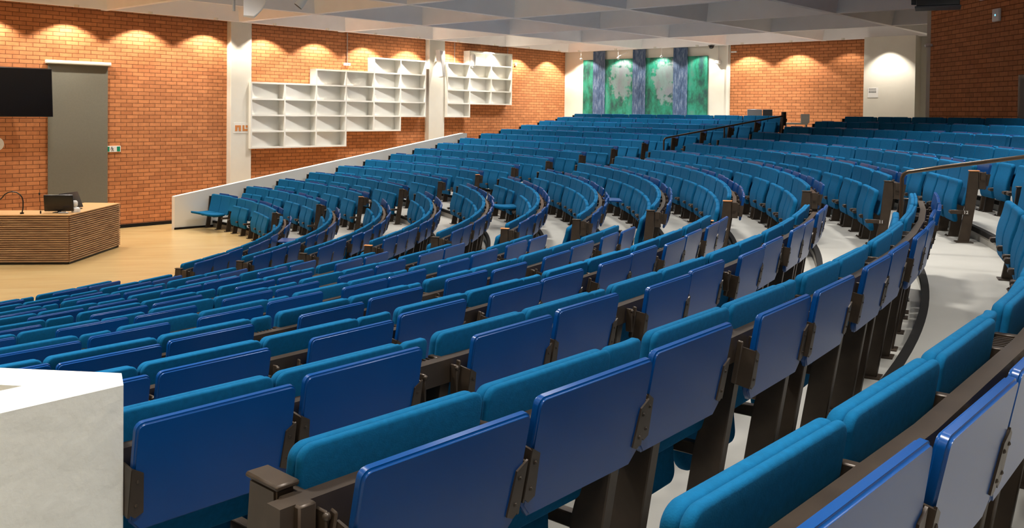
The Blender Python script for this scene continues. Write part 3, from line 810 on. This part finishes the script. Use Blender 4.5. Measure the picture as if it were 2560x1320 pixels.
# ---------------------------------------------------------------- slanted wall items, projector
RC = atan2(dC.y, dC.x)
def CW(s, z, out=0): return FC+dC*s+Vector((sin(CA), -cos(CA), 0))*(-out)+Vector((0, 0, z))
e = thing('access_point', 'white wall box with blue light high on the dark brick wall', 'wireless box', CW(2.62, 5.07, .0), RC)
bm = new_bm(); add_box(bm, -.12, .12, -.06, 0, -.13, .13, .02, 3); obj('housing', bm, M_WHITE, e)
bm = new_bm(); add_box(bm, -.012, .012, -.064, -.058, -.015, .015); obj('status_light', bm, M_LED, e, smooth=False)
bm = new_bm(); tube(bm, [(0, .0, 0), (0, -.1, 0), (0, -.16, -.02)], [.03, .045, .03], 12)
tag(obj('wall_sensor', bm, M_WHITE, None, CW(.06, 4.66), (0, 0, RC)), 'small white sensor on left edge of the dark brick wall', 'sensor')
e = thing('wall_cabinet', 'black framed grey panel on the dark brick wall at right edge', 'panel', CW(3.42, 2.6), RC)
bm = new_bm(); add_box(bm, 0, 1.2, -.06, 0, 0, 1.25, .01, 1); obj('frame', bm, M_BLK, e)
bm = new_bm(); add_box(bm, .07, 1.13, -.066, -.055, .07, 1.18); obj('panel', bm, M_DGR, e, smooth=False)
PRJ = W(2.84, 13.95, 4.93)
prj_r = atan2(-(PRJ-CAM).y, -(PRJ-CAM).x)+pi/2
e = thing('projector', 'black projector hung from the ceiling at top right', 'projector', PRJ, prj_r)
bm = new_bm(); add_box(bm, -.34, .34, -.3, .3, -.005, .26, .02, 2); obj('body', bm, M_BLK, e)
bm = new_bm(); tube(bm, [(-.34, -.05, .12), (-.42, -.05, .12)], [.08, .075], 16); obj('lens', bm, M_DRK, e)
bm = new_bm(); tube(bm, [(0, 0, .26), (0, 0, H-4.93+.5)], .03, 10); obj('ceiling_pole', bm, M_DRK, e)
bm = new_bm(); add_box(bm, -.36, .36, -.3, .3, -.03, -.008); obj('bottom_tray', bm, M_DGR, e)

# ---------------------------------------------------------------- hanging things at the top left
hx = Vector((10.628, -6.075, 4.29))
def look_rz(p): d = p-CAM; return atan2(d.y, d.x)-pi/2
e = thing('curved_loudspeaker', 'large curved white loudspeaker panel hanging at the top left', 'loudspeaker', Vector((10.86, -6.12, 4.22)), look_rz(hx))
bm = new_bm(); n = 14
pr = []
for i in range(n+1):
    t = i/n; pr.append((-.10+.0*t, t*1.15, .0)); 
ring_a = [(.02+.21*(1-math.exp(-i/n*1.2/.17)), i/n*1.2) for i in range(n+1)]
ring_a = [(.02+.21*(1-math.exp(-z/.17)), z) for z in [0, .02, .05, .08, .12, .16, .21, .27, .35, .45, .6, .8, 1.0, 1.1, 1.2]]
va = []
for x, z in ring_a: va.append([bm.verts.new(p) for p in ((-.11, -.02, z+.015), (x, -.12, z), (x, .20, z), (-.11, .20, z+.015))])
for i in range(n):
    for j in range(4): bm.faces.new((va[i][j], va[i][(j+1) % 4], va[i+1][(j+1) % 4], va[i+1][j]))
bm.faces.new(va[0]); bm.faces.new(list(reversed(va[-1]))); obj('curved_cabinet', bm, M_CEI, e)
bm = new_bm(); tube(bm, [(x+.004, -.118, z) for x, z in ring_a], .012, 8); obj('edge_trim', bm, M_WHITE, e)
bm = new_bm(); tube(bm, [(0, .05, 1.15), (0, .05, 1.7)], .02, 8); obj('hanging_bar', bm, M_LGR, e)
bm = new_bm(); tube(bm, [(0, 0, 0), (0, 0, 1.2)], .018, 10)
tag(obj('hanging_rod', bm, M_LGR, None, hx), 'grey metal rod hanging beside the curved loudspeaker', 'rod')
sp = Vector((11.47, -6.27, 4.40))
e = thing('track_spotlight', 'small white spotlight head pointing down at the top', 'spotlight', sp, look_rz(sp))
Rt = Matrix.Rotation(rad(38), 4, 'Y')
bm = new_bm(); tube(bm, [Rt @ Vector(p) for p in ((0, 0, -.05), (0, 0, 0), (0, 0, .09), (0, 0, .11))], [.058, .055, .045, .02], 18); obj('lamp_head', bm, M_WHITE, e)
bm = new_bm(); tube(bm, [Rt @ Vector(p) for p in ((0, 0, -.056), (0, 0, -.048))], .057, 18); obj('lamp_rim', bm, M_DGR, e)
bm = new_bm(); tube(bm, [(.06, 0, .10), (.14, 0, .22), (.14, 0, 1.1)], .014, 8); obj('stem', bm, M_LGR, e)

# ceiling downlights: one housing per lamp over the seats and along the walls
def fit_mesh():
    bm = new_bm(); tube(bm, [(0, 0, .10), (0, 0, 0)], [.30, .30], 24, cap=False)
    tube(bm, [(0, 0, .0), (0, 0, .012)], [.335, .30], 24, cap=False); return to_mesh(bm, 'lamp_ring', M_WHP)
ME_RING = fit_mesh()
_l = new_bm(); tube(_l, [(0, 0, .345), (0, 0, .36)], .28, 24); ME_LENS = to_mesh(_l, 'lamp_back', M_WHP)
for i, (u, v, pw) in enumerate(GEN):
    q = proj(W(u, v, H+.3))
    e = thing('coffer_light', 'round lamp recessed in a ceiling coffer', 'ceiling light', W(u, v, H+.29), 0, 'round coffer lamps')
    link('lamp_ring', ME_RING, e); link('lamp_back', ME_LENS, e)
def wash_fixture():
    bm = new_bm(); tube(bm, [(0, 0, .0), (0, 0, .055)], [.055, .055], 16, cap=False); return to_mesh(bm, 'lamp_ring', M_WHP)
ME_WR = wash_fixture()
for u in WASH_L: tag(link('wall_washer', ME_WR, None, W(u, VW+.58, H-.035)), 'small round downlight along the left brick wall', 'downlight', 'downlights along the left wall')
for v in WASH_B: tag(link('wall_washer', ME_WR, None, W(UB-.58, v, H-.035)), 'small round downlight along the back wall', 'downlight', 'downlights along the back wall')

# ---------------------------------------------------------------- lecturer's desk
DA = Vector((4.2, .936, 0)); DB = Vector((7.147, .58, 0)); DC_ = Vector((7.64, 2.87, 0))
desk = thing('lecture_desk', 'angled lecture desk clad in horizontal wooden slats on the stage', 'desk', DB, 0)
def desk_parts():
    d1 = (DA-DB).normalized(); d2 = (DC_-DB).normalized(); L1 = (DA-DB).length; L2 = (DC_-DB).length
    bis = Vector((-.77, .64, 0))
    n1 = Vector((-d1.y, d1.x, 0)); n1 = -n1 if n1.y > 0 else n1
    n2 = Vector((d2.y, -d2.x, 0)); n2 = n2 if n2.x > 0 else -n2
    ns = 21; ht = .94; z0 = .05
    for (d, n, L, nm) in ((d1, n1, L1, 'front'), (d2, n2, L2, 'side')):
        bm = new_bm(); ph = (ht-z0)/ns
        def bar(o0, o1, za, zb):
            p = [n*o0, n*o0+d*L, n*o1+d*L, n*o1]; prism(bm, [(q.x, q.y) for q in p], za, zb)
        bar(-.05, -.012, z0, ht)
        for i in range(ns): bar(-.012, .028, z0+i*ph, z0+i*ph+ph*.58)
        obj('slatted_panel', bm, M_SLAT, desk, smooth=False)
        bm = new_bm(); bar(-.08, -.02, 0, z0+.0); obj('plinth', bm, M_BLK, desk, smooth=False)
    inn = lambda p, a, b: p-n1*a-n2*b
    # worktop
    A = n1*.03+n2*.03; B = d1*L1+n1*.03; B2 = d1*L1-n1*.75; Cc = d2*L2+n2*.03; C2 = d2*L2-n2*.75
    k = -n1*.75-n2*.75
    bm = new_bm(); prism(bm, [(q.x, q.y) for q in (A, Cc, C2, k, B2, B)], .94, .958); obj('worktop', bm, mat('oak edge', (.62, .36, .15), .4), desk, smooth=False)
    for a_, b_ in ((d1*L1, n1), (d2*L2, n2)):
        bm = new_bm(); dd = (a_).normalized(); p = [a_, a_-dd*.03, a_-dd*.03-b_*.72, a_-b_*.72]
        prism(bm, [(q.x, q.y) for q in p], 0, .94); obj('end_board', bm, M_SLAT, desk, smooth=False)
desk_parts()
Z = .958
# monitor and items on the desk
mo = thing('monitor', 'black monitor seen from behind on the lecture desk', 'monitor', (6.88, 1.0, Z), rad(-4))
bm = new_bm(); add_box(bm, -.27, .27, -.02, .02, .03, .36, .012, 2, M4=Matrix.Rotation(rad(10), 4, 'X')); obj('casing', bm, M_BLK, mo)
bm = new_bm(); add_box(bm, -.10, .10, -.09, .09, 0, .012, .004, 1); add_box(bm, -.03, .03, -.01, .03, .01, .16); obj('stand', bm, M_BLK, mo)
mo2 = thing('touch_panel', 'low dark control screen lying beside the monitor', 'control screen', (7.02, 1.6, Z), rad(70))
bm = new_bm(); add_box(bm, -.3, .3, -.02, .02, .02, .36, .008, 2, M4=Matrix.Rotation(rad(-22), 4, 'X')); obj('casing', bm, M_BLK, mo2)
bm = new_bm(); add_box(bm, -.12, .12, -.1, .1, 0, .015); obj('stand', bm, M_DRK, mo2)
dcm = thing('document_camera', 'small white desk device with rounded head right of the monitor', 'device', (7.17, 1.05, Z), 0)
bm = new_bm(); tube(bm, [(0, 0, 0), (0, 0, .02), (0, 0, .08), (0, 0, .1)], [.08, .085, .075, .04], 16); obj('base', bm, M_WHITE, dcm)
bm = new_bm(); tube(bm, [(-.02, 0, .1), (-.02, 0, .13), (-.02, 0, .2), (-.02, 0, .23)], [.03, .055, .055, .03], 16); obj('head', bm, M_WHITE, dcm)
lm = thing('gooseneck_lamp', 'black gooseneck arm curving over left end of lecture desk', 'gooseneck', (6.25, .85, Z), 0)
pts = [(0, 0, 0), (.02, 0, .12), (.02, 0, .22)]+[(-.17+.19*cos(t), 0, .24+.19*sin(t)) for t in [i*pi/8 for i in range(0, 7)]]+[(-.36, 0, .30), (-.42, 0, .27)]
bm = new_bm(); tube(bm, pts, .012, 8); obj('arm', bm, M_BLK, lm)
bm = new_bm(); tube(bm, [(0, 0, 0), (0, 0, .03)], .035, 14); obj('base', bm, M_BLK, lm)
bm = new_bm(); tube(bm, [(-.40, 0, .28), (-.44, 0, .26), (-.54, 0, .21)], [.025, .04, .045], 14); obj('head', bm, M_LGR, lm)
mc = thing('desk_microphone', 'thin upright microphone on the lecture desk left of the monitor', 'microphone', (6.58, .85, Z), 0)
bm = new_bm(); tube(bm, [(0, 0, 0), (0, 0, .16), (-.02, 0, .36)], .004, 6); obj('stem', bm, M_BLK, mc)
bm = new_bm(); tube(bm, [(-.02, 0, .36), (-.02, 0, .375), (-.022, 0, .40), (-.022, 0, .41)], [.008, .017, .015, .006], 12); obj('capsule', bm, M_BLK, mc)
bm = new_bm(); tube(bm, [(0, 0, 0), (0, 0, .05)], .014, 10); obj('base', bm, M_BLK, mc)
pp = thing('remote_control', 'small pale remote with keys on the lecture desk before monitor', 'remote', (7.0, .80, Z), rad(-10))
bm = new_bm(); add_box(bm, -.09, .09, -.03, .03, 0, .03, .006, 1); obj('body', bm, M_LGR, pp)

# ---------------------------------------------------------------- things on the gallery above the last rows
rz_c = look_rz(Vector((22.6, 2.4, 0)))
zg2 = zg
eq = thing('equipment_cabinet', 'grey two-tone cabinet standing behind the last row near the far aisle', 'cabinet', (26.0*cos(rad(15.6)), 26.0*sin(rad(15.6)), zg2), rz_c)
bm = new_bm(); add_box(bm, -.37, .06, -.3, .3, 0, .93, .01, 1); obj('cabinet_body', bm, M_LGR, eq)
bm = new_bm(); add_box(bm, .08, .36, -.3, .3, 0, .93, .01, 1); obj('side_unit', bm, M_DGR, eq)
st = thing('reading_stand', 'pale low stand with upright board at top of the far aisle', 'stand', (25.9*cos(rad(11.7)), 25.9*sin(rad(11.7)), zg2), rz_c)
bm = new_bm(); add_box(bm, -.42, .22, -.25, .25, .50, .55, .008, 1); obj('stand_top', bm, M_CON, st)
bm = new_bm(); add_box(bm, .02, .26, -.22, -.19, .55, .80, .008, 1); obj('upright_board', bm, M_WHP, st)
for x in (-.38, .18):
    for y in (-.2, .2):
        bm = new_bm(); add_box(bm, x-.02, x+.02, y-.02, y+.02, 0, .5); obj('leg', bm, M_LGR, st, smooth=False)
